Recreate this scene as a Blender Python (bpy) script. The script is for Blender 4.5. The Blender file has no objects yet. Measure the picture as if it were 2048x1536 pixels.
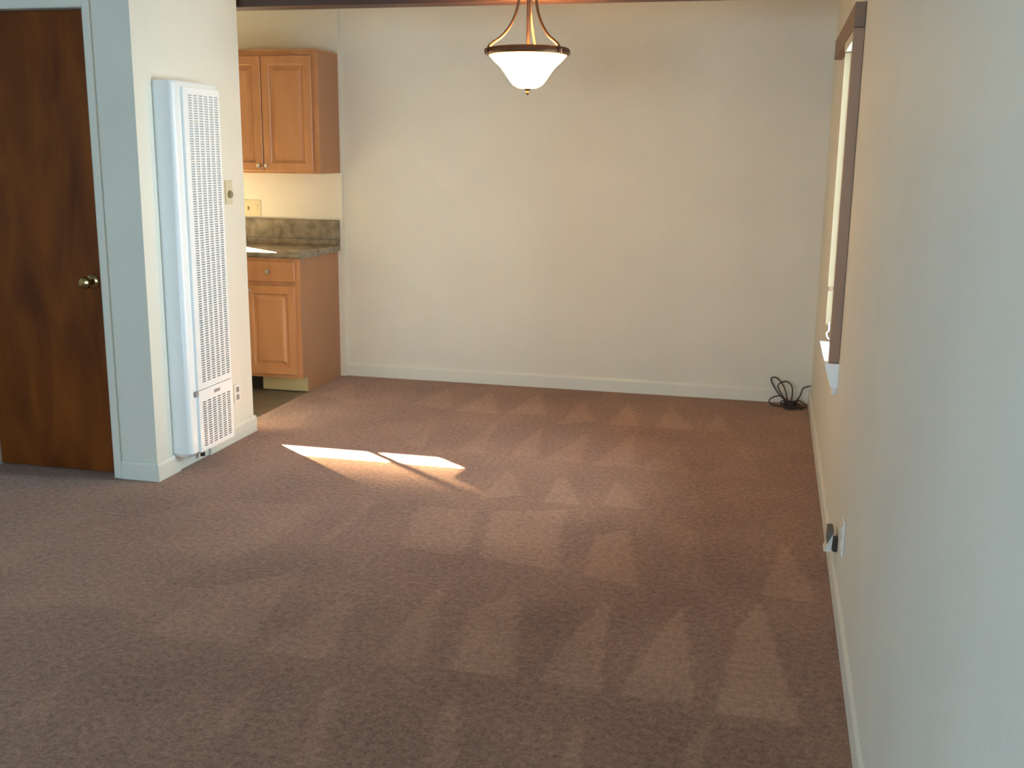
import bpy, bmesh, math, random
from mathutils import Vector, Matrix
random.seed(4)
SC = bpy.context.scene
COL = SC.collection

# ------------------------------------------------------------------ camera
CAM_H = 1.5442
def cam_axes(yaw, pitch, roll):
    f = Vector((-math.sin(yaw)*math.cos(pitch), math.cos(yaw)*math.cos(pitch), -math.sin(pitch)))
    r = Vector((math.cos(yaw), math.sin(yaw), 0)); u = r.cross(f)
    c, s = math.cos(roll), math.sin(roll)
    return c*r + s*u, -s*r + c*u, f
FPX = 2122.46
R_, U_, F_ = cam_axes(.2371, .2144, .0111)
cd = bpy.data.cameras.new('camera'); cam = bpy.data.objects.new('camera', cd); COL.objects.link(cam)
cd.sensor_width = 36; cd.lens = 36*FPX/2048; cd.clip_start = .02
m = Matrix((R_, U_, -F_)).transposed().to_4x4(); m.translation = Vector((0, 0, CAM_H)); cam.matrix_world = m
SC.camera = cam

# ------------------------------------------------------------------ light
SC.view_settings.view_transform = 'Standard'; SC.view_settings.look = 'None'
SC.view_settings.gamma = 1; SC.view_settings.use_curve_mapping = False
SC.view_settings.exposure = 0.13
SC.cycles.use_denoising = True
SC.cycles.filter_width = 2.0; SC.cycles.max_bounces = 10; SC.cycles.diffuse_bounces = 6; SC.cycles.transparent_max_bounces = 12
SC.cycles.sample_clamp_indirect = 20
SC.cycles.caustics_reflective = False; SC.cycles.caustics_refractive = False
w = bpy.data.worlds.new('sky'); SC.world = w; w.use_nodes = True
w.node_tree.nodes['Background'].inputs[0].default_value = (.62, .78, 1, 1)
w.node_tree.nodes['Background'].inputs[1].default_value = 1.6

def lamp(name, kind, energy, color, loc=(0,0,0), d=None, size=None, size_y=None, angle=None, radius=None, spread=None):
    l = bpy.data.lights.new(name, kind); l.energy = energy; l.color = color
    o = bpy.data.objects.new(name, l); COL.objects.link(o); o.location = loc
    if d is not None: o.rotation_euler = Vector(d).to_track_quat('-Z', 'Y').to_euler()
    if kind == 'AREA':
        l.shape = 'RECTANGLE'; l.size = size; l.size_y = size_y
        if spread: l.spread = spread
    if angle is not None: l.angle = angle
    if radius is not None: l.shadow_soft_size = radius
    return o
lamp('sun', 'SUN', 400, (1, .90, .72), (-8, 14, 8), (1.25, -1, -.80), angle=math.radians(.55))
# daylight pouring through the glass of the side window, the rear window and the kitchen window
lamp('daylight_side_window', 'AREA', 56, (.66, .88, 1), (.50, 4.78, 1.36), (-1, -.1, -.05), size=.7, size_y=1.35, spread=math.radians(115))
lamp('daylight_rear_window', 'AREA', 168, (.52, .79, 1), (-2.0, -2.05, 1.35), (0, 1, -.03), size=2.9, size_y=1.6)

# ------------------------------------------------------------------ materials
def lin(r, g, b):
    f = lambda c: (c/255/12.92 if c/255 <= .04045 else ((c/255+.055)/1.055)**2.4)
    return (f(r), f(g), f(b), 1)
def mat(name, col, rough=.6, metal=0, bump=0, bscale=60, col2=None, cscale=8, detail=3, stretch=None, spec=.5, distort=0, sheen=0, coat=0):
    m = bpy.data.materials.new(name); m.use_nodes = True; nt = m.node_tree; b = nt.nodes['Principled BSDF']
    b.inputs['Base Color'].default_value = col; b.inputs['Roughness'].default_value = rough
    b.inputs['Metallic'].default_value = metal; b.inputs['Specular IOR Level'].default_value = spec
    b.inputs['Sheen Weight'].default_value = sheen; b.inputs['Coat Weight'].default_value = coat
    tc = nt.nodes.new('ShaderNodeTexCoord'); mp = nt.nodes.new('ShaderNodeMapping')
    nt.links.new(tc.outputs['Object'], mp.inputs[0])
    if stretch: mp.inputs['Scale'].default_value = stretch
    if col2:
        n = nt.nodes.new('ShaderNodeTexNoise'); n.inputs['Scale'].default_value = cscale; n.inputs['Detail'].default_value = detail
        n.inputs['Distortion'].default_value = distort
        nt.links.new(mp.outputs[0], n.inputs[0])
        r = nt.nodes.new('ShaderNodeValToRGB'); r.color_ramp.elements[0].position = .32; r.color_ramp.elements[1].position = .68
        r.color_ramp.elements[0].color = col; r.color_ramp.elements[1].color = col2
        nt.links.new(n.outputs[0], r.inputs[0]); nt.links.new(r.outputs[0], b.inputs['Base Color'])
    if bump:
        n = nt.nodes.new('ShaderNodeTexNoise'); n.inputs['Scale'].default_value = bscale; n.inputs['Detail'].default_value = 3
        nt.links.new(tc.outputs['Object'], n.inputs[0])
        bp = nt.nodes.new('ShaderNodeBump'); bp.inputs['Strength'].default_value = bump; bp.inputs['Distance'].default_value = .004
        nt.links.new(n.outputs[0], bp.inputs['Height']); nt.links.new(bp.outputs[0], b.inputs['Normal'])
    return m
M = {}
M['paint'] = mat('wall_paint', (.695, .675, .58, 1), .55, bump=.22, bscale=55, col2=(.725, .705, .61, 1), cscale=3, spec=.35)
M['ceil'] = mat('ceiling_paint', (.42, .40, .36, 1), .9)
M['trim'] = mat('trim_paint', (.71, .70, .61, 1), .4)
M['door'] = mat('door_stain', (.088, .0195, .003, 1), .4, col2=(.20, .052, .006, 1), cscale=3.2, detail=6, stretch=(2.2, 1, .55), distort=.6, spec=.22)
M['beam'] = mat('beam_stain', (.035, .012, .007, 1), .5, col2=(.055, .02, .011, 1), cscale=6, stretch=(.3, 2, 2))
M['enamel'] = mat('heater_enamel', (.80, .815, .80, 1), .33)
M['dark'] = mat('heater_interior', (.33, .33, .31, 1), .8)
M['seam'] = mat('seam_grey', (.30, .28, .26, 1), .7)
M['maple'] = mat('maple_stain', (.43, .20, .085, 1), .38, col2=(.50, .245, .11, 1), cscale=5, detail=5, stretch=(3, 3, .5))
M['mapledark'] = mat('maple_side_panel', (.36, .175, .085, 1), .5, col2=(.39, .195, .098, 1), cscale=4, stretch=(2, 2, .5))
M['toe'] = mat('raw_wood', (.52, .45, .25, 1), .7, col2=(.47, .39, .21, 1), cscale=6)
M['black'] = mat('black_plastic', (.012, .012, .010, 1), .5)
M['steel'] = mat('brushed_nickel', (.55, .53, .50, 1), .3, metal=1)
M['brass'] = mat('polished_brass', (.42, .31, .14, 1), .2, metal=1)
M['bronze'] = mat('brushed_bronze', (.17, .09, .055, 1), .4, metal=1)
M['lam'] = mat('stone_laminate', (.14, .115, .075, 1), .25, col2=(.29, .25, .185, 1), cscale=16, detail=8, distort=.3)
M['vinyl'] = mat('vinyl_floor', (.11, .088, .062, 1), .4, col2=(.17, .14, .10, 1), cscale=9, detail=5)
M['ivory'] = mat('ivory_plastic', (.62, .57, .38, 1), .4)
M['ivorydark'] = mat('dark_knob_plastic', (.25, .22, .13, 1), .4)
M['white'] = mat('white_plastic', (.78, .76, .70, 1), .35)
M['slot'] = mat('slot_grey', (.13, .11, .085, 1), .6)
M['wcase'] = mat('window_stain', (.33, .19, .115, 1), .45, col2=(.37, .215, .13, 1), cscale=8, stretch=(1, 1, .3))
M['whead'] = mat('head_stain', (.20, .115, .07, 1), .5, col2=(.24, .14, .085, 1), cscale=8, stretch=(1, .3, 1))
M['gloss'] = mat('gloss_white', (.9, .9, .88, 1), .25)
M['cord'] = mat('black_rubber', (.028, .019, .014, 1), .5)
M['clearbox'] = mat('grey_metal', (.75, .75, .70, 1), .35, metal=.3)
def glass_mat():
    m = bpy.data.materials.new('window_glass'); m.use_nodes = True; nt = m.node_tree; nt.nodes.clear()
    o = nt.nodes.new('ShaderNodeOutputMaterial'); mx = nt.nodes.new('ShaderNodeMixShader'); t = nt.nodes.new('ShaderNodeBsdfTransparent')
    g = nt.nodes.new('ShaderNodeBsdfGlossy'); g.inputs['Roughness'].default_value = .02
    lw = nt.nodes.new('ShaderNodeLayerWeight'); pw = nt.nodes.new('ShaderNodeMath'); pw.operation = 'POWER'; pw.inputs[1].default_value = 5
    nt.links.new(lw.outputs['Facing'], pw.inputs[0]); fr = nt.nodes.new('ShaderNodeMath'); fr.operation = 'MULTIPLY_ADD'
    fr.inputs[1].default_value = .7; fr.inputs[2].default_value = .04; nt.links.new(pw.outputs[0], fr.inputs[0])
    nt.links.new(fr.outputs[0], mx.inputs[0]); nt.links.new(t.outputs[0], mx.inputs[1]); nt.links.new(g.outputs[0], mx.inputs[2])
    nt.links.new(mx.outputs[0], o.inputs[0]); return m
M['glass'] = glass_mat()
def shade_mat(name, transp, color, trans=.6):
    m = bpy.data.materials.new(name); m.use_nodes = True; nt = m.node_tree; nt.nodes.clear()
    o = nt.nodes.new('ShaderNodeOutputMaterial'); d = nt.nodes.new('ShaderNodeBsdfDiffuse'); tl = nt.nodes.new('ShaderNodeBsdfTranslucent')
    t = nt.nodes.new('ShaderNodeBsdfTransparent'); a = nt.nodes.new('ShaderNodeMixShader'); b = nt.nodes.new('ShaderNodeMixShader')
    d.inputs[0].default_value = color; tl.inputs[0].default_value = color; a.inputs[0].default_value = trans; b.inputs[0].default_value = 1-transp
    t.inputs[0].default_value = (1, .9, .75, 1)
    nt.links.new(d.outputs[0], a.inputs[1]); nt.links.new(tl.outputs[0], a.inputs[2])
    nt.links.new(t.outputs[0], b.inputs[1]); nt.links.new(a.outputs[0], b.inputs[2]); nt.links.new(b.outputs[0], o.inputs[0]); return m
M['sheer'] = shade_mat('sheer_fabric', .17, (.8, .74, .62, 1))
def glow_fade(m, z0, z1, a, b_):      # clearer at the hem, added so the sun glow on the carpet fades
    nt = m.node_tree; N = nt.nodes.new; tc = N('ShaderNodeTexCoord'); sp = N('ShaderNodeSeparateXYZ'); mr = N('ShaderNodeMapRange')
    nt.links.new(tc.outputs['Object'], sp.inputs[0]); nt.links.new(sp.outputs['Z'], mr.inputs[0])
    mr.inputs[1].default_value = z0; mr.inputs[2].default_value = z1; mr.inputs[3].default_value = 1-a; mr.inputs[4].default_value = 1-b_
    tgt = [n for n in nt.nodes if n.type == 'MIX_SHADER' and n.outputs[0].links[0].to_node.type == 'OUTPUT_MATERIAL'][0]
    nt.links.new(mr.outputs[0], tgt.inputs[0])
glow_fade(M['sheer'], 1.52, 1.86, .28, .03)
M['slat'] = shade_mat('blind_vinyl', 0, (.56, .42, .26, 1), .2)
def emit_mat(name, color, s):
    m = bpy.data.materials.new(name); m.use_nodes = True; b = m.node_tree.nodes['Principled BSDF']
    b.inputs['Base Color'].default_value = (.9, .85, .75, 1); b.inputs['Emission Color'].default_value = color; b.inputs['Emission Strength'].default_value = s
    b.inputs['Roughness'].default_value = .3
    return m
M['lampglass'] = emit_mat('lit_frosted_glass', (1, .53, .13, 1), 35)

# ------------------------------------------------------------------ mesh helpers
def new(): return bmesh.new()
def box(bm, x0, x1, y0, y1, z0, z1, bev=0, seg=2):
    vs = [bm.verts.new((x, y, z)) for x in (x0, x1) for y in (y0, y1) for z in (z0, z1)]
    q = [(0,1,3,2), (4,6,7,5), (0,4,5,1), (2,3,7,6), (0,2,6,4), (1,5,7,3)]
    fs = [bm.faces.new([vs[i] for i in f]) for f in q]
    if bev:
        es = list({e for f in fs for e in f.edges})
        bmesh.ops.bevel(bm, geom=es, offset=bev, segments=seg, affect='EDGES', profile=.5)
    return bm
def lathe(bm, prof, c=(0,0,0), axis='Z', n=48, cap=True):
    rings = []
    for r, h in prof:
        ring = []
        for i in range(n):
            a = 2*math.pi*i/n; p = (r*math.cos(a), r*math.sin(a), h)
            if axis == 'Y': p = (p[0], h, p[1])
            if axis == 'X': p = (h, p[0], p[1])
            ring.append(bm.verts.new((p[0]+c[0], p[1]+c[1], p[2]+c[2])))
        rings.append(ring)
    for a, b in zip(rings, rings[1:]):
        for i in range(n): bm.faces.new((a[i], a[(i+1) % n], b[(i+1) % n], b[i]))
    if cap:
        bm.faces.new(rings[0][::-1]); bm.faces.new(rings[-1])
    return bm
def catmull(pts, k=8, closed=False):
    P = [Vector(p) for p in pts]; out = []; n = len(P)
    rng = range(n) if closed else range(n-1)
    for i in rng:
        p1, p2 = P[i], P[(i+1) % n]
        p0 = P[i-1] if (i > 0 or closed) else p1; p3 = P[(i+2) % n] if (i+2 < n or closed) else p2
        for j in range(k):
            t = j/k
            out.append(.5*((2*p1)+(-p0+p2)*t+(2*p0-5*p1+4*p2-p3)*t*t+(-p0+3*p1-3*p2+p3)*t**3))
    if not closed: out.append(P[-1])
    return out
def tube(bm, pts, r, n=8, closed=False):
    P = [Vector(p) for p in pts]; rings = []; prev = None
    for i, p in enumerate(P):
        t = (P[(i+1) % len(P)]-P[i-1]) if closed else (P[min(i+1, len(P)-1)]-P[max(i-1, 0)])
        t.normalize()
        if prev is None: prev = Vector((0, 0, 1)) if abs(t.z) < .9 else Vector((1, 0, 0))
        a = (prev - t*prev.dot(t)).normalized(); b = t.cross(a); prev = a
        rr = r(i/(len(P)-1)) if callable(r) else r
        rings.append([bm.verts.new(p+a*rr*math.cos(2*math.pi*k/n)+b*rr*math.sin(2*math.pi*k/n)) for k in range(n)])
    m_ = len(rings)
    for i in range(m_ if closed else m_-1):
        a, b = rings[i], rings[(i+1) % m_]
        for k in range(n): bm.faces.new((a[k], a[(k+1) % n], b[(k+1) % n], b[k]))
    if not closed: bm.faces.new(rings[0][::-1]); bm.faces.new(rings[-1])
    return bm
def obj(name, bm, m, parent=None, smooth=False):
    bmesh.ops.recalc_face_normals(bm, faces=bm.faces)
    me = bpy.data.meshes.new(name); bm.to_mesh(me); bm.free()
    me.materials.append(m)
    if smooth:
        me.polygons.foreach_set('use_smooth', [True]*len(me.polygons))
        me.set_sharp_from_angle(angle=math.radians(35))
    o = bpy.data.objects.new(name, me); COL.objects.link(o)
    if parent:
        o.parent = parent
        o.matrix_parent_inverse = parent_inv(parent)
    return o
def parent_inv(p):
    M_ = Matrix.Identity(4); q = p
    while q:
        M_ = Matrix.LocRotScale(q.location, q.rotation_euler, q.scale) @ q.matrix_parent_inverse.copy() @ Matrix.Identity(4) if False else Matrix.Translation(q.location) @ M_
        break
    return M_.inverted()
def thing(name, label, cat, loc=(0,0,0), group=None):
    o = bpy.data.objects.new(name, None); COL.objects.link(o); o.location = loc; o.empty_display_size = .1
    tag(o, label, cat, group); return o
def tag(o, label, cat, group=None):
    o['label'] = label; o['category'] = cat
    if group: o['group'] = group
def struct(name, bm, m, parent=None, **k):
    o = obj(name, bm, m, parent, **k)
    if parent is None: o['kind'] = 'structure'
    return o
def panel(bm, x0, x1, z0, z1, yf, rings, yb):
    """a slab facing -y from profile rings (inset, height above yf)"""
    L = []
    for ins, h in [(0, None)] + rings:
        y = yb if h is None else yf-h
        L.append([bm.verts.new(p) for p in ((x0+ins, y, z0+ins), (x1-ins, y, z0+ins), (x1-ins, y, z1-ins), (x0+ins, y, z1-ins))])
    for a, b in zip(L, L[1:]):
        for i in range(4): bm.faces.new((a[i], a[(i+1) % 4], b[(i+1) % 4], b[i]))
    bm.faces.new(L[-1]); bm.faces.new(L[0][::-1])
    return bm

# ------------------------------------------------------------------ room dimensions
XR = .2995; YB = 6.85; YK = 6.82; XH = -2.763; YH0, YH1 = 4.30, 5.272; ZC = 2.62
XL = -5.3; YR = -1.9; XC = -2.893

# ---- carpet with vacuum marks in its pile, one pool of light painted in
def bproj(u, v, z=0):
    d = R_*((u-1024)/FPX) + U_*(-(v-768)/FPX) + F_
    t = (z-CAM_H)/d.z
    return (d.x*t, d.y*t)
NAP_GLOW = [
 ([(1070,791),(1082,791),(1094,831),(1014,827)],.8), ([(1167,803),(1191,841),(1114,849)],.8), ([(1258,805),(1280,851),(1215,849)],.8),
 ([(1342,812),(1386,860),(1311,854)],.8), ([(1437,825),(1458,863),(1414,861)],.7), ([(901,775),(904,819),(825,808)],.6),
 ([(985,781),(998,828),(910,822)],.7), ([(709,766),(709,807),(640,790)],.6), ([(1085,853),(1072,914),(1024,911),(1044,884)],.6),
 ([(1176,866),(1166,926),(1092,918)],.6), ([(1270,866),(1267,935),(1185,930)],.6), ([(1355,890),(1379,948),(1280,936),(1308,914)],.5),
 ([(1496,890),(1523,959),(1420,948)],.3), ([(866,854),(849,894),(811,889)],.5), ([(998,840),(966,907),(910,904)],.5),
 ([(1018,935),(1048,990),(960,1000)],.6), ([(1127,950),(1162,1010),(1083,1002)],.8), ([(1232,960),(1290,1018),(1208,1012)],.7),
 ([(1388,978),(1412,1008),(1370,1008)],.4), ([(954,1020),(929,1112),(800,1092),(840,1012)],.5), ([(1129,1020),(1115,1142),(960,1115),(985,1022)],.7),
 ([(1256,1059),(1278,1175),(1164,1150),(1193,1073)],.8), ([(1569,1083),(1645,1208),(1520,1188)],.8), ([(1380,1060),(1440,1180),(1330,1165)],.3),
 ([(1037,1185),(1025,1358),(900,1342),(940,1220)],.8), ([(1222,1190),(1198,1386),(1075,1362),(1140,1273)],.8),
 ([(1366,1210),(1391,1412),(1240,1388),(1310,1273)],.85), ([(1518,1200),(1603,1454),(1432,1425),(1476,1260)],1),
 ([(1168,1430),(1159,1600),(1090,1600),(1134,1478)],.8), ([(1410,1450),(1415,1620),(1340,1620),(1370,1500)],.8),
 ([(684,1359),(636,1560),(570,1560),(650,1388)],.6), ([(923,1390),(905,1580),(840,1580),(879,1417)],.7), ([(518,1366),(454,1475),(405,1475),(478,1388)],.5),
 ([(893,1160),(840,1336),(750,1330),(850,1193)],.6), ([(713,1205),(659,1322),(513,1302),(670,1205)],.6), ([(615,1130),(488,1290),(290,1265),(400,1180),(560,1150)],.5),
 ([(160,1340),(90,1440),(20,1440),(120,1350)],.4), ([(420,1180),(300,1230),(100,1200),(220,1150)],.4),
 ([(0,1100),(420,1000),(640,1010),(560,1080),(240,1200),(0,1220)],.35), ([(1642,1360),(1690,1480),(1660,1480)],.4), ([(760,1000),(660,1090),(640,1080),(735,1000)],.4),
 ([(520,830),(560,800),(640,810),(600,850),(520,870)],.4),  # pool of light by the wall end, painted as a lighter patch
]
polys = [([bproj(*p) for p in P], a) for P, a in NAP_GLOW]
def inside(x, y, P):
    c = False; j = len(P)-1
    for i in range(len(P)):
        xi, yi = P[i]; xj, yj = P[j]
        if (yi > y) != (yj > y) and x < (xj-xi)*(y-yi)/(yj-yi)+xi: c = not c
        j = i
    return c
def carpet():
    xs0, xs1, ys0, ys1 = -3.9, XR, 1.6, YB; st = .018
    nx = int((xs1-xs0)/st)+1; ny = int((ys1-ys0)/st)+1
    bm = new(); lay = bm.verts.layers.float.new('nap_glow')
    bb = [(min(p[0] for p in P), max(p[0] for p in P), min(p[1] for p in P), max(p[1] for p in P), P, a) for P, a in polys]
    grid = {}
    for j in range(ny):
        y = ys0+(ys1-ys0)*j/(ny-1)
        for i in range(nx):
            x = xs0+(xs1-xs0)*i/(nx-1)
            v = bm.verts.new((x, y, 0)); s = 0
            for a0, a1, b0, b1, P, a in bb:
                if a0 <= x <= a1 and b0 <= y <= b1 and inside(x, y, P): s = max(s, a)
            v[lay] = s; grid[i, j] = v
    for j in range(ny-1):
        for i in range(nx-1):
            cx = xs0+(xs1-xs0)*(i+.5)/(nx-1); cy = ys0+(ys1-ys0)*(j+.5)/(ny-1)
            if cx < XC and cy > YH1-.02: continue
            bm.faces.new((grid[i,j], grid[i+1,j], grid[i+1,j+1], grid[i,j+1]))
    # the rest of the living room floor, out of view
    for (x0, x1, y0, y1) in ((XL, xs0, YR, YH1), (xs0, xs1, YR, ys0)):
        bm.faces.new([bm.verts.new(p) for p in ((x0,y0,0), (x1,y0,0), (x1,y1,0), (x0,y1,0))])
    loose = [v for v in bm.verts if not v.link_faces]; bmesh.ops.delete(bm, geom=loose, context='VERTS')
    m = bpy.data.materials.new('carpet_pile'); m.use_nodes = True; nt = m.node_tree; b = nt.nodes['Principled BSDF']
    b.inputs['Roughness'].default_value = .95; b.inputs['Specular IOR Level'].default_value = .15; b.inputs['Sheen Weight'].default_value = .25
    L = nt.links.new; N = nt.nodes.new
    tc = N('ShaderNodeTexCoord'); at = N('ShaderNodeAttribute'); at.attribute_name = 'nap_glow'
    n1 = N('ShaderNodeTexNoise'); n1.inputs['Scale'].default_value = 95; n1.inputs['Detail'].default_value = 5; n1.inputs['Roughness'].default_value = .7
    n2 = N('ShaderNodeTexNoise'); n2.inputs['Scale'].default_value = 2.2; n2.inputs['Detail'].default_value = 4
    n3 = N('ShaderNodeTexNoise'); n3.inputs['Scale'].default_value = 42; n3.inputs['Detail'].default_value = 4
    for n in (n1, n2, n3): L(tc.outputs['Object'], n.inputs[0])
    def mth(op, a, b_, c=None):
        k = N('ShaderNodeMath'); k.operation = op
        for i, x in enumerate((a, b_)):
            if isinstance(x, (int, float)): k.inputs[i].default_value = x
            else: L(x, k.inputs[i])
        return k.outputs[0]
    f = mth('MULTIPLY', at.outputs['Fac'], .33)
    f = mth('ADD', f, mth('MULTIPLY', mth('SUBTRACT', n1.outputs[0], .5), 2.0))
    f = mth('ADD', f, mth('MULTIPLY', mth('SUBTRACT', n2.outputs[0], .5), .7))
    f = mth('ADD', f, mth('MULTIPLY', mth('SUBTRACT', n3.outputs[0], .5), 1.3))
    f = mth('ADD', f, .38)
    r = N('ShaderNodeValToRGB'); r.color_ramp.elements[0].color = (.160, .066, .034, 1); r.color_ramp.elements[1].color = (.45, .25, .155, 1)
    L(f, r.inputs[0]); L(r.outputs[0], b.inputs['Base Color'])
    bp = N('ShaderNodeBump'); bp.inputs['Strength'].default_value = .9; bp.inputs['Distance'].default_value = .006
    L(n1.outputs[0], bp.inputs['Height']); L(bp.outputs[0], b.inputs['Normal'])
    return struct('floor', bm, m)
carpet()
bm = new(); box(bm, XL, XC-.001, YH1-.02, YB, -.03, -.004); struct('floor_kitchen', bm, M['vinyl'])
bm = new(); box(bm, XL-.12, XR+.14, YR-.12, YB+.12, -.15, -.035); struct('floor_slab', bm, M['seam'])

# ---- walls (outer boxes with the openings left out)
def wall_x(name, y0, y1, x0, x1, holes, z1=ZC, m='paint'):
    """wall running along x from x0..x1, thickness y0..y1; holes (xa,xb,za,zb)"""
    bm = new(); xs = sorted({x0, x1, *[h[0] for h in holes], *[h[1] for h in holes]})
    for a, b in zip(xs, xs[1:]):
        hs = [h for h in holes if h[0] <= a+1e-6 and h[1] >= b-1e-6]
        if not hs: box(bm, a, b, y0, y1, -.03, z1)
        else:
            h = hs[0]
            if h[2] > 0: box(bm, a, b, y0, y1, -.03, h[2])
            box(bm, a, b, y0, y1, h[3], z1)
    return struct(name, bm, M[m])
def wall_y(name, x0, x1, y0, y1, holes, z1=ZC, m='paint'):
    bm = new(); ys = sorted({y0, y1, *[h[0] for h in holes], *[h[1] for h in holes]})
    for a, b in zip(ys, ys[1:]):
        hs = [h for h in holes if h[0] <= a+1e-6 and h[1] >= b-1e-6]
        if not hs: box(bm, x0, x1, a, b, -.03, z1)
        else:
            h = hs[0]
            if h[2] > 0: box(bm, x0, x1, a, b, -.03, h[2])
            box(bm, x0, x1, a, b, h[3], z1)
    return struct(name, bm, M[m])
WK = (-5.02, -3.83, 1.08, 2.02)          # kitchen window in the back wall
WS = (4.53, 5.02, .713, 2.03)             # side window in the right wall
WR = (-3.5, -.5, .55, 2.15)              # rear window behind the camera
wall_x('wall_back', YB, YB+.12, XC+.045, XR+.14, [])
wall_x('wall_kitchen', YK, YK+.15, XL-.12, XC+.0445, [WK])
wall_y('wall_right', XR, XR+.14, YR-.12, YB+.12-.12, [WS])
wall_x('wall_rear', YR-.12, YR, XL-.12, XR, [WR])
wall_y('wall_left', XL-.12, XL, YR, YK, [])
DX0, DX1, DZ = -3.668, -2.987, 2.148
wall_x('wall_front', YH0, YH0+.11, XL, XH, [(DX0, DX1, 0, DZ)])
wall_y('wall_side', XH-.11, XH, YH0+.1105, YH1-.0005, [])
wall_x('wall_partition', YH1-.1, YH1-.0005, XL, XH-.1105, [])
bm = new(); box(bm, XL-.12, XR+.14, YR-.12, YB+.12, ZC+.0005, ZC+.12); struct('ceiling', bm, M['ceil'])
bm = new(); box(bm, XH-1.9, XR-.001, 5.30, 5.44, 2.268, ZC-.001, bev=.004); struct('trim_1', bm, M['beam'])   # dark beam across the room
# ---- baseboards
def bb_profile(bm, x0, y0, x1, y1, nx, ny, h=.092, t=.013):
    """board along the segment, protruding toward (nx, ny)"""
    prof = [(0, .001), (t, .001), (t, h-.016), (t-.004, h-.006), (t-.008, h), (0, h)]
    A = [bm.verts.new((x0+nx*p, y0+ny*p, z)) for p, z in prof]; B = [bm.verts.new((x1+nx*p, y1+ny*p, z)) for p, z in prof]
    for i in range(6): bm.faces.new((A[i], A[(i+1) % 6], B[(i+1) % 6], B[i]))
    bm.faces.new(A[::-1]); bm.faces.new(B)
e = .0005
bm = new(); bb_profile(bm, XC+.046, YB-e, XR-.014, YB-e, 0, -1); struct('baseboard_back', bm, M['trim'])
bm = new(); bb_profile(bm, XR-e, YR+.001, XR-e, YB-.001, -1, 0); struct('baseboard_right', bm, M['trim'])
bm = new(); bb_profile(bm, XH+e, YH0-.013, XH+e, YH0+.18, 1, 0); bb_profile(bm, XH+e, 4.77, XH+e, YH1+.012, 1, 0)
bb_profile(bm, XH-.08, YH1, XH+.0125, YH1, 0, 1, t=.012)
struct('baseboard_side', bm, M['trim'])
bm = new(); bb_profile(bm, DX1+.037, YH0-e, XH, YH0-e, 0, -1); bb_profile(bm, XL, YH0-e, DX0-.066, YH0-e, 0, -1); struct('baseboard_front', bm, M['trim'])

# ---- closet door
bm = new()
for a, b, c, d in ((DX1, DX1+.036, .001, DZ+.068), (DX0-.065, DX0, .001, DZ+.068), (DX0, DX1, DZ, DZ+.068)):
    box(bm, a, b, YH0-.015, YH0-.0005, c, d, bev=.005)
for a, b, c, d in ((DX1-.002, DX1, 0, DZ), (DX0, DX0+.002, 0, DZ), (DX0, DX1, DZ-.002, DZ)):
    box(bm, a, b, YH0-.012, YH0+.109, max(c, .001), d)
struct('trim_2', bm, M['paint'])
bm = new(); box(bm, DX0+.005, DX1-.005, YH0+.045, YH0+.08, .008, DZ-.006, bev=.002)
door = struct('door_1', bm, M['door'])
bm = new(); kx, kz, ky = -3.072, .935, YH0+.045
lathe(bm, [(.001, 0), (.034, -.0005), (.034, -.004), (.029, -.009), (.014, -.012), (.011, -.02), (.011, -.034), (.018, -.040), (.027, -.050), (.029, -.060), (.025, -.070), (.014, -.076), (.001, -.077)], (kx, ky, kz), 'Y', 40)
kn = obj('door_knob', bm, M['brass'], door, smooth=True); kn['label'] = 'brass round door knob on a rosette'

# ---- window frames and panes
def frame_x(x0, x1, z0, z1, y0, y1, t=.04, mid=None):
    bm = new(); box(bm, x0, x0+t, y0, y1, z0, z1); box(bm, x1-t, x1, y0, y1, z0, z1); box(bm, x0+t, x1-t, y0, y1, z0, z0+t); box(bm, x0+t, x1-t, y0, y1, z1-t, z1)
    if mid: box(bm, mid-.009, mid+.009, y0, y1, z0+t, z1-t)
    return bm
o = struct('window_2', frame_x(WK[0], WK[1], WK[2], WK[3], YK+.05, YK+.10, .012, mid=-4.275), M['trim'])
bm = new(); box(bm, WK[0]+.013, WK[1]-.013, YK+.072, YK+.076, WK[2]+.013, WK[3]-.013); obj('pane', bm, M['glass'], o)
o = struct('window_3', frame_x(WR[0], WR[1], WR[2], WR[3], YR-.09, YR-.04, .05, mid=-2.0), M['trim'])
bm = new(); box(bm, WR[0]+.05, WR[1]-.05, YR-.068, YR-.064, WR[2]+.05, WR[3]-.05); obj('pane', bm, M['glass'], o)

# side window: stained casing on the wall, glass in the opening, white ledge
bm = new()
box(bm, XR-.041, XR-.0005, 4.47, 4.53, .715, 2.03, bev=.003)
box(bm, XR-.020, XR-.0005, 5.036, 5.09, .66, 2.03, bev=.003)
win = struct('window_1', bm, M['wcase'])
bm = new(); box(bm, XR-.042, XR-.0005, 4.47, 5.95, 2.031, 2.125, bev=.003); obj('head_casing', bm, M['whead'], win)
bm = new(); y0, y1, z0, z1 = WS; X0, X1 = XR+.06, XR+.10
box(bm, X0, X1, y0, y0+.03, z0, z1); box(bm, X0, X1, y1-.03, y1, z0, z1); box(bm, X0, X1, y0+.03, y1-.03, z0, z0+.03); box(bm, X0, X1, y0+.03, y1-.03, z1-.03, z1)
obj('window_frame', bm, M['trim'], win)
bm = new(); box(bm, XR+.078, XR+.082, y0+.03, y1-.03, z0+.03, z1-.03); obj('pane', bm, M['glass'], win)
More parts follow.
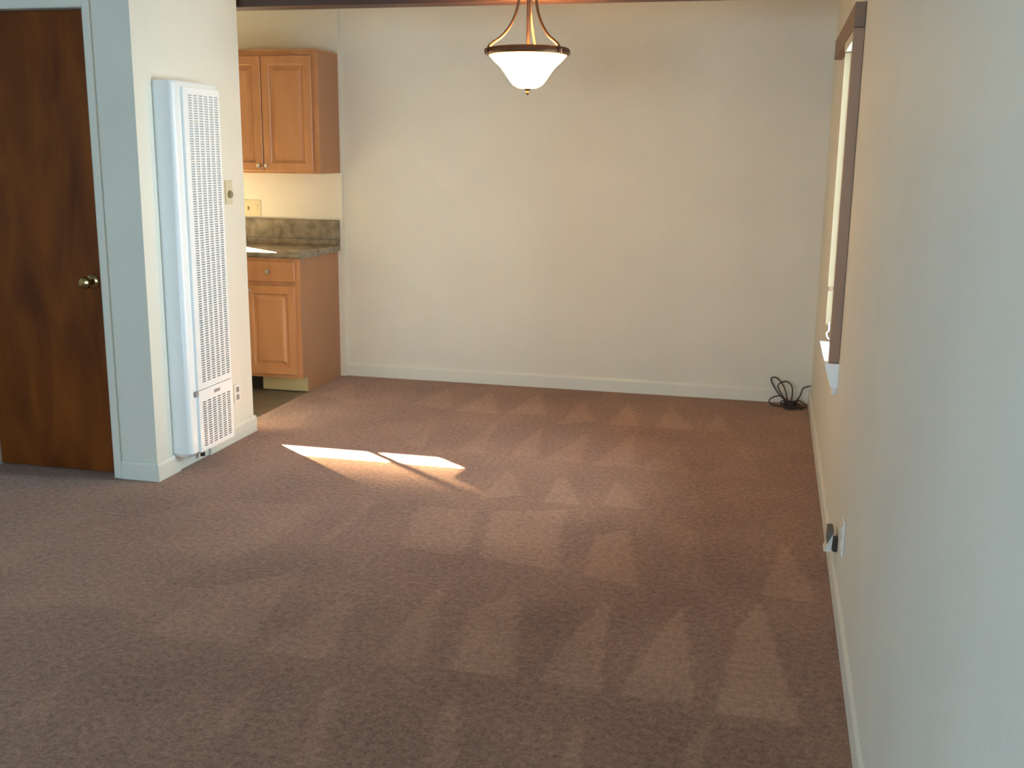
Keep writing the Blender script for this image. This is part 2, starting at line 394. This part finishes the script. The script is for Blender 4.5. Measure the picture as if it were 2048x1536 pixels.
# ledge: board with a wedge shaped end bracket
bm = new()
prof = [(XR-.0005, .613), (XR-.028, .613), (XR-.056, .705), (XR-.056, .713), (XR-.0005, .713)]
A = [bm.verts.new((x, 4.462, z)) for x, z in prof]; B = [bm.verts.new((x, 5.03, z)) for x, z in prof]
for i in range(5): bm.faces.new((A[i], A[(i+1) % 5], B[(i+1) % 5], B[i]))
bm.faces.new(A[::-1]); bm.faces.new(B)
o = obj('window_ledge', bm, M['gloss'], win); o['label'] = 'glossy white ledge with a wedge shaped end'
bm = new(); box(bm, XR-.022, XR-.0005, 4.466, 4.50, .583, .612, bev=.002); obj('ledge_bracket', bm, M['white'], win)

# ------------------------------------------------------------------ blind by the side window
bl = thing('vertical_blind', 'narrow cream blind slat hanging beside the stained window casing on the right wall', 'blind', (XR-.025, 5.03, .72))
bm = new(); box(bm, XR-.038, XR-.012, 5.03, 5.034, .965, 1.985); obj('slat', bm, M['slat'], bl)
bm = new(); box(bm, XR-.036, XR-.010, 5.03, 5.034, .79, .945); obj('slat', bm, M['slat'], bl)
bm = new(); box(bm, XR-.034, XR-.014, 5.028, 5.036, .944, .966, bev=.002); obj('slat_clip', bm, M['wcase'], bl)
bm = new(); box(bm, XR-.040, XR-.008, 4.56, 5.06, 1.99, 2.028, bev=.003); obj('head_rail', bm, M['ivory'], bl)
bm = new(); tube(bm, catmull([(XR-.022, 5.03, .80), (XR-.020, 5.025, .765), (XR-.029, 5.02, .752), (XR-.026, 5.022, .735), (XR-.016, 5.02, .722)], 6), .004)
obj('cord_end', bm, M['white'], bl, smooth=True)

# ------------------------------------------------------------------ unseen roller shade, added to trim and soften the kitchen sun
sh = thing('added_roller_shade', 'unseen translucent roller shade added over the kitchen window to trim the sun', 'shade', (-4.4, YK-.03, 2.1))
bm = new(); box(bm, WK[0]-.03, WK[1]+.03, YK-.022, YK-.021, 1.512, 2.09); obj('fabric', bm, M['sheer'], sh)
bm = new(); lathe(bm, [(.02, WK[0]-.03), (.02, WK[1]+.03)], (0, YK-.022, 2.10), 'X', 20); obj('roller', bm, M['white'], sh, smooth=True)

# ------------------------------------------------------------------ wall furnace
HX0, HX1, HY0, HY1, HZ0, HZ1 = XH+.0005, -2.663, 4.444, 4.850, .078, 1.85
hf = thing('wall_furnace', 'tall white enamel gas wall furnace with slotted grilles on the projecting wall', 'heater', (XH, 4.65, HZ0))
# cabinet with rounded front corners
bm = new(); rc = .026; loop = [(HX0, HY0)]
for i in range(7):
    a = math.pi/2*i/6; loop.append((HX1-rc+rc*math.sin(a), HY0+rc-rc*math.cos(a)))
for i in range(7):
    a = math.pi/2*i/6; loop.append((HX1-rc*.5+rc*.5*math.cos(a), HY1-rc*.5+rc*.5*math.sin(a)))
loop.append((HX0, HY1))
def ext(bm, loop, z0, z1, inset=0):
    cx = sum(p[0] for p in loop)/len(loop); cy = sum(p[1] for p in loop)/len(loop)
    A = [bm.verts.new((x, y, z0)) for x, y in loop]; B = [bm.verts.new((x, y, z1)) for x, y in loop]; n = len(loop)
    for i in range(n): bm.faces.new((A[i], A[(i+1) % n], B[(i+1) % n], B[i]))
    return A, B
A, B = ext(bm, loop, HZ0+.02, HZ1-.012)
top = [bm.verts.new((HX0+(x-HX0)*.93, 4.65+(y-4.65)*.97, HZ1)) for x, y in loop]
bot = [bm.verts.new((HX0+(x-HX0)*.80, 4.65+(y-4.65)*.93, HZ0)) for x, y in loop]
n = len(loop)
for i in range(n):
    bm.faces.new((B[i], B[(i+1) % n], top[(i+1) % n], top[i])); bm.faces.new((bot[i], bot[(i+1) % n], A[(i+1) % n], A[i]))
bm.faces.new(top); bm.faces.new(bot[::-1])
obj('cabinet', bm, M['enamel'], hf, smooth=True)
def grille(y0, y1, z0, z1, cols, rows, fy0, fy1, fz0, fz1, name, parent):
    """plate at HX1 with slots; frame extents f*"""
    bm = new(); xp = HX1+.0125
    cw = (y1-y0)/cols; rh = (z1-z0)/rows
    ys = [fy0]; zs = [fz0]
    for c in range(cols): ys += [y0+c*cw+cw*.10, y0+c*cw+cw*.76]
    for r in range(rows): zs += [z0+r*rh+rh*.24, z0+r*rh+rh*.76]
    ys.append(fy1); zs.append(fz1)
    V = [[bm.verts.new((xp, y, z)) for z in zs] for y in ys]
    for i in range(len(ys)-1):
        for j in range(len(zs)-1):
            if i % 2 == 1 and j % 2 == 1: continue
            bm.faces.new((V[i][j], V[i+1][j], V[i+1][j+1], V[i][j+1]))
    # louvre lips bent inward from the top edge of each slot
    for i in range(1, len(ys)-1, 2):
        for j in range(1, len(zs)-1, 2):
            a, b = V[i][j+1], V[i+1][j+1]
            c = bm.verts.new((xp-.006, ys[i+1], zs[j]+.0015)); d = bm.verts.new((xp-.006, ys[i], zs[j]+.0015))
            bm.faces.new((a, b, c, d))
    # folded rim
    rim = [V[0][0], V[-1][0], V[-1][-1], V[0][-1]]
    back = [bm.verts.new((HX1+.0005, v.co.y, v.co.z)) for v in rim]
    for i in range(4): bm.faces.new((rim[i], rim[(i+1) % 4], back[(i+1) % 4], back[i]))
    o = obj(name, bm, M['enamel'], parent)
    bm = new(); box(bm, HX1+.0006, HX1+.0016, fy0+.002, fy1-.002, fz0+.002, fz1-.002); obj('grille_backing', bm, M['dark'], o)
    return o
g1 = grille(4.548, 4.835, .432, 1.795, 6, 118, 4.512, HY1-.008, .403, 1.822, 'upper_grille', hf)
g2 = grille(4.540, 4.828, .113, .342, 6, 20, 4.512, HY1-.008, .092, .398, 'lower_grille', hf)
bm = new(); box(bm, HX1+.0126, HX1+.0138, 4.66, 4.715, .362, .378, bev=.0004); obj('badge', bm, M['seam'], hf)
bm = new(); box(bm, HX1+.0007, HX1+.014, 4.488, 4.509, .375, .402, bev=.003); obj('latch', bm, M['seam'], hf)
bm = new(); lathe(bm, [(.012, HZ0-.05), (.012, HZ0+.01)], (XH+.03, 4.66, 0), n=16); obj('shaded_gas_stub', bm, M['cord'], hf)  # stub coloured dark to stand in for the shade under the furnace

# ------------------------------------------------------------------ switches and outlets
def plate_px(name, label, cat, y, z, w_, h, m, kind):      # on a wall facing +x
    t = thing(name, label, cat, (XH, y, z))
    bm = new(); box(bm, XH+.0005, XH+.007, y-w_/2, y+w_/2, z-h/2, z+h/2, bev=.003); obj('cover_plate', bm, m, t)
    return t
t = plate_px('dimmer_switch', 'beige wall plate with a round dial between the white furnace and the wall end', 'dimmer switch', 5.098, 1.328, .072, .122, M['ivory'], 0)
bm = new(); lathe(bm, [(.020, .007), (.019, .014), (.015, .022), (.001, .023)], (XH, 5.098, 1.318), 'X', 28); obj('dial', bm, M['ivorydark'], t, smooth=True)
t = plate_px('wall_outlet', 'white duplex outlet beside the lower corner of the wall furnace', 'outlet', 5.09, .258, .066, .104, M['white'], 0)
for dz in (-.021, .021):
    bm = new(); box(bm, XH+.0071, XH+.0095, 5.075, 5.105, .258+dz-.014, .258+dz+.014, bev=.002); s = obj('socket', bm, M['seam'], t)
t = thing('kitchen_switch', 'ivory double switch plate on the kitchen wall above the backsplash', 'switch', (-3.51, YK, 1.145))
bm = new(); box(bm, -3.572, -3.450, YK-.007, YK-.0005, 1.093, 1.207, bev=.003); obj('cover_plate', bm, M['ivory'], t)
bm = new(); box(bm, -3.546, -3.536, YK-.017, YK-.0071, 1.138, 1.162, bev=.002); obj('toggle', bm, M['ivorydark'], t)
bm = new(); box(bm, -3.492, -3.472, YK-.010, YK-.0071, 1.120, 1.180, bev=.002); obj('socket', bm, M['ivory'], t)
t = thing('wall_outlet', 'white outlet plate seen edge-on low on the right wall above the metal jack', 'outlet', (XR, 3.59, .28))
bm = new(); box(bm, XR-.007, XR-.0005, 3.555, 3.625, .218, .345, bev=.003); obj('cover_plate', bm, M['white'], t)
for z in (.258, .305):
    bm = new(); box(bm, XR-.010, XR-.0071, 3.577, 3.604, z-.014, z+.014, bev=.001); obj('socket', bm, M['white'], t)
# jack on the baseboard
t = thing('phone_jack', 'small grey metal jack box on the right baseboard below the outlet plate', 'jack', (XR-.013, 3.84, .1))
bm = new(); box(bm, XR-.036, XR-.014, 3.84, 3.92, .137, .212, bev=.003)
obj('jack_box', bm, M['slot'], t)
bm = new(); v = [bm.verts.new(p) for p in ((XR-.047, 3.83, .134), (XR-.020, 3.83, .134), (XR-.017, 3.83, .200), (XR-.047, 3.90, .134), (XR-.020, 3.90, .134), (XR-.017, 3.90, .200))]
for f in ((0,1,2), (5,4,3), (0,3,4,1), (1,4,5,2), (2,5,3,0)): bm.faces.new([v[i] for i in f])
obj('metal_clip', bm, M['clearbox'], t)
bm = new(); box(bm, XR-.0165, XR-.0005, 3.815, 3.838, .140, .195, bev=.002); obj('dark_port', bm, M['cord'], t)

# ------------------------------------------------------------------ kitchen cabinets
def knob(x, y, z, parent):
    bm = new(); lathe(bm, [(.008, 0), (.006, -.006), (.006, -.014), (.013, -.018), (.015, -.023), (.012, -.028), (.001, -.030)], (x, y, z), 'Y', 24)
    o = obj('knob', bm, M['steel'], parent, smooth=True); o['label'] = 'round nickel knob'; return o
RAISED = [(0, -.003), (.003, 0), (.052, 0), (.056, -.004), (.060, -.011), (.072, -.011), (.092, -.003), (.096, -.003)]
# upper cabinet
UX1 = -2.858; UX0 = -3.62; UY = 6.50; UZ0, UZ1 = 1.398, 2.172
uc = thing('upper_cabinet', 'honey maple upper cabinet with two raised panel doors above the backsplash', 'cabinet', (-3.24, YK, UZ0))
bm = new(); box(bm, UX0, UX1, UY+.0005, YK-.0005, UZ0, UZ1-.016)
obj('cabinet_box', bm, M['mapledark'], uc)
bm = new(); fy0, fy1 = UY-.02, UY
for a, b, c, d in ((UX0, UX0+.04, UZ0, UZ1-.016), (UX1-.042, UX1, UZ0, UZ1-.016), (UX0+.04, UX1-.042, UZ0, UZ0+.035), (UX0+.04, UX1-.042, UZ1-.056, UZ1-.016)): box(bm, a, b, fy0, fy1, c, d)
obj('face_frame', bm, M['maple'], uc)
bm = new(); box(bm, UX0, UX1+.002, UY-.026, YK-.0005, UZ1-.015, UZ1, bev=.004); obj('top_moulding', bm, M['maple'], uc)
for x0, x1, kx in ((-3.582, -3.242, -3.266), (-3.236, -2.893, -3.212)):
    bm = new(); panel(bm, x0, x1, UZ0+.014, UZ1-.040, fy0-.019, RAISED, fy0-.0005); d = obj('door', bm, M['maple'], uc)
    knob(kx, fy0-.019, UZ0+.048, d)
# base cabinet
BX1 = XC; BX0 = -3.275; BY = 6.21; BT = .876
bc = thing('base_cabinet', 'honey maple base cabinet with one drawer over one raised panel door', 'cabinet', (-3.08, YK, 0))
bm = new(); box(bm, BX0, BX1-.0005, BY+.0005, YK-.0005, .104, BT-.001)
obj('cabinet_box', bm, M['mapledark'], bc)
bm = new()   # side panel reaching the floor behind the toe notch
v = [(BY, .104), (BY+.075, .104), (BY+.075, .002), (YK-.0005, .002), (YK-.0005, BT-.001), (BY, BT-.001)]
A = [bm.verts.new((BX1, y, z)) for y, z in v]; B = [bm.verts.new((BX1+.006, y, z)) for y, z in v]
for i in range(6): bm.faces.new((A[i], A[(i+1) % 6], B[(i+1) % 6], B[i]))
bm.faces.new(A[::-1]); bm.faces.new(B); obj('side_panel', bm, M['mapledark'], bc)
bm = new(); fy0, fy1 = BY-.02, BY-.0005
for a, b, c, d in ((BX0, BX0+.03, .104, BT-.001), (BX1-.035, BX1+.006, .104, BT-.001), (BX0+.03, BX1-.035, .104, .14), (BX0+.03, BX1-.035, .69, .725), (BX0+.03, BX1-.035, .855, BT-.001)): box(bm, a, b, fy0, fy1, c, d)
obj('face_frame', bm, M['maple'], bc)
bm = new(); box(bm, -3.21, BX1-.001, BY+.070, BY+.078, .002, .103); o = obj('toe_kick', bm, M['toe'], bc); o['label'] = 'pale unfinished toe kick board'
bm = new(); panel(bm, -3.262, -2.912, .728, .858, fy0-.019, [(0, -.004), (.004, 0), (.012, 0)], fy0-.0005); d = obj('drawer', bm, M['maple'], bc); knob(-3.088, fy0-.019, .793, d)
bm = new(); panel(bm, -3.262, -2.912, .128, .704, fy0-.019, RAISED, fy0-.0005); d = obj('door', bm, M['maple'], bc); knob(-3.222, fy0-.019, .668, d)
# dishwasher left of it
dw = thing('dishwasher', 'black dishwasher toe space showing left of the base cabinet', 'dishwasher', (-3.6, YK, 0))
bm = new(); box(bm, -3.88, -3.28, BY-.015, YK-.02, .11, .868, bev=.004); obj('door_panel', bm, M['black'], dw)
bm = new(); box(bm, -3.88, -3.215, BY+.085, BY+.1, .002, .102); obj('toe_panel', bm, M['black'], dw)
bm = new(); box(bm, -3.87, -3.29, BY-.02, BY-.0155, .74, .85, bev=.002); obj('control_strip', bm, M['steel'], dw)
bc2 = thing('sink_cabinet', 'honey maple sink cabinet at the far left of the kitchen run', 'cabinet', (-4.4, YK, 0))
bm = new(); box(bm, -4.88, -3.885, BY, YK-.0005, .104, BT-.001); obj('cabinet_box', bm, M['maple'], bc2)
for x0, x1, kx in ((-4.86, -4.39, -4.42), (-4.375, -3.90, -4.345)):
    bm = new(); panel(bm, x0, x1, .128, .85, BY-.019, RAISED, BY-.0005); d = obj('door', bm, M['maple'], bc2); knob(kx, BY-.019, .80, d)
bm = new(); box(bm, -4.88, -3.89, BY+.07, BY+.078, .002, .103); obj('toe_kick', bm, M['toe'], bc2)
# worktop
ct = thing('countertop', 'mottled grey brown laminate countertop with coved backsplash', 'countertop', (-3.9, YK, BT))
prof = [(YK-.0005, BT), (6.186, BT), (6.178, BT+.008), (6.176, .900), (6.180, .909), (6.188, .914), (YK-.05, .914), (YK-.035, .918), (YK-.027, .930), (YK-.024, 1.078), (YK-.018, 1.084), (YK-.0005, 1.084)]
bm = new(); A = [bm.verts.new((-4.89, y, z)) for y, z in prof]; B = [bm.verts.new((-2.868, y, z)) for y, z in prof]; n = len(prof)
for i in range(n): bm.faces.new((A[i], A[(i+1) % n], B[(i+1) % n], B[i]))
bm.faces.new(A[::-1]); bm.faces.new(B); obj('worktop', bm, M['lam'], ct, smooth=True)
bm = new(); box(bm, -4.89, -2.87, YK-.029, YK-.0245, .952, .957); obj('backsplash_seam', bm, M['slot'], ct)

# ------------------------------------------------------------------ pendant lamp
PX, PY = -1.184, 5.15
pl = thing('pendant_lamp', 'lit pendant lamp with a flared frosted glass bowl and curved bronze arms', 'lamp', (PX, PY, 1.815))
bm = new(); lathe(bm, [(.186, 2.006), (.183, 1.996), (.160, 1.972), (.131, 1.945), (.108, 1.915), (.088, 1.885), (.068, 1.862), (.045, 1.850), (.012, 1.846)], (PX, PY, 0), n=72, cap=False)
lampbowl = obj('glass_bowl', bm, M['lampglass'], pl, smooth=True); lampbowl['label'] = 'glowing frosted glass bowl'
sol = lampbowl.modifiers.new('solid', 'SOLIDIFY'); sol.thickness = .004
bm = new(); lathe(bm, [(.186, 1.998), (.197, 2.000), (.202, 2.008), (.201, 2.020), (.196, 2.030), (.188, 2.033), (.184, 2.020), (.186, 1.998)], (PX, PY, 0), n=72, cap=False); obj('ring', bm, M['bronze'], pl, smooth=True)
for a in (90, 210, 330):
    c, s = math.cos(math.radians(a)), math.sin(math.radians(a)); P = []
    for r, z in ((.197, 2.012), (.193, 2.035), (.170, 2.055), (.128, 2.085), (.088, 2.135), (.060, 2.195), (.046, 2.26), (.038, 2.33), (.018, 2.36)): P.append((PX+r*c, PY+r*s, z))
    bm = new(); tube(bm, catmull(P, 6), .0068, 10); lathe(bm, [(.001, 1.996), (.010, 2.000), (.012, 2.012), (.010, 2.024), (.001, 2.028)], (PX+.204*c, PY+.204*s, 0), n=16)
    obj('arm', bm, M['bronze'], pl, smooth=True)
bm = new(); lathe(bm, [(.001, 1.817), (.004, 1.818), (.009, 1.828), (.006, 1.835), (.014, 1.842), (.018, 1.847), (.001, 1.849)], (PX, PY, 0), n=24); obj('finial', bm, M['bronze'], pl, smooth=True)
bm = new(); lathe(bm, [(.020, 2.34), (.028, 2.36), (.022, 2.40), (.007, 2.41), (.007, ZC-.03), (.06, ZC-.028), (.066, ZC-.006), (.066, ZC-.001)], (PX, PY, 0), n=32); obj('stem_and_canopy', bm, M['bronze'], pl, smooth=True)
bm = new(); lathe(bm, [(.009, 1.86), (.009, 2.35)], (PX, PY, 0), n=16); obj('centre_rod', bm, M['bronze'], pl, smooth=True)
for a in (30, 150, 270):
    c, s = math.cos(math.radians(a)), math.sin(math.radians(a))
    bm = new(); tube(bm, [(PX+.008*c, PY+.008*s, 1.93), (PX+.05*c, PY+.05*s, 1.945)], .013, 12)
    k = obj('socket', bm, M['white'], pl, smooth=True)
lamp('pendant_bulb', 'POINT', 10, (1, .66, .32), (PX+.03, PY-.05, 1.985), radius=.04)

# ------------------------------------------------------------------ coiled cable in the corner
cx, cy = .170, 6.72
bm = new()
P = [(XR-.004, YB-.03, .125), (XR-.05, YB-.03, .105), (cx+.06, YB-.05, .055), (cx+.01, cy+.02, .02),
     (cx-.07, cy+.07, .07), (cx-.12, cy+.10, .15), (cx-.09, cy+.10, .165), (cx-.04, cy+.06, .12), (cx-.01, cy+.01, .03),
     (cx-.05, cy+.05, .07), (cx-.075, cy+.06, .125), (cx-.03, cy+.07, .150), (cx+.01, cy+.06, .12), (cx+.01, cy+.02, .04),
     (cx-.03, cy-.02, .012), (cx-.11, cy+.0, .012), (cx-.12, cy+.07, .03), (cx-.06, cy+.09, .05), (cx, cy+.03, .02),
     (cx+.05, cy+.06, .035), (cx+.10, cy+.03, .014), (cx+.09, cy-.02, .01), (cx+.02, cy-.01, .014), (cx-.03, cy-.05, .008),
     (cx, cy-.09, .008), (cx+.05, cy-.05, .010), (cx+.01, cy+.01, .02), (cx-.05, cy-.0, .025), (cx-.04, cy+.04, .03), (cx+.03, cy+.03, .03), (cx+.04, cy-.03, .018), (cx-.02, cy-.05, .016), (cx-.05, cy-.01, .012), (cx-.01, cy+.03, .034), (cx+.06, cy+.01, .022), (cx+.07, cy-.06, .007)]
rc_ = random.Random(7)
for q in range(26):
    a_ = q*1.9; rr_ = .02+.035*rc_.random(); P.append((cx+.01+rr_*math.cos(a_), cy-.01+rr_*math.sin(a_), .008+.045*rc_.random()))
tube(bm, catmull(P, 9), .0042, 8)
o = obj('coiled_cable', bm, M['cord'], smooth=True); tag(o, 'loose coil of thin black cable on the carpet in the far right corner', 'cable')
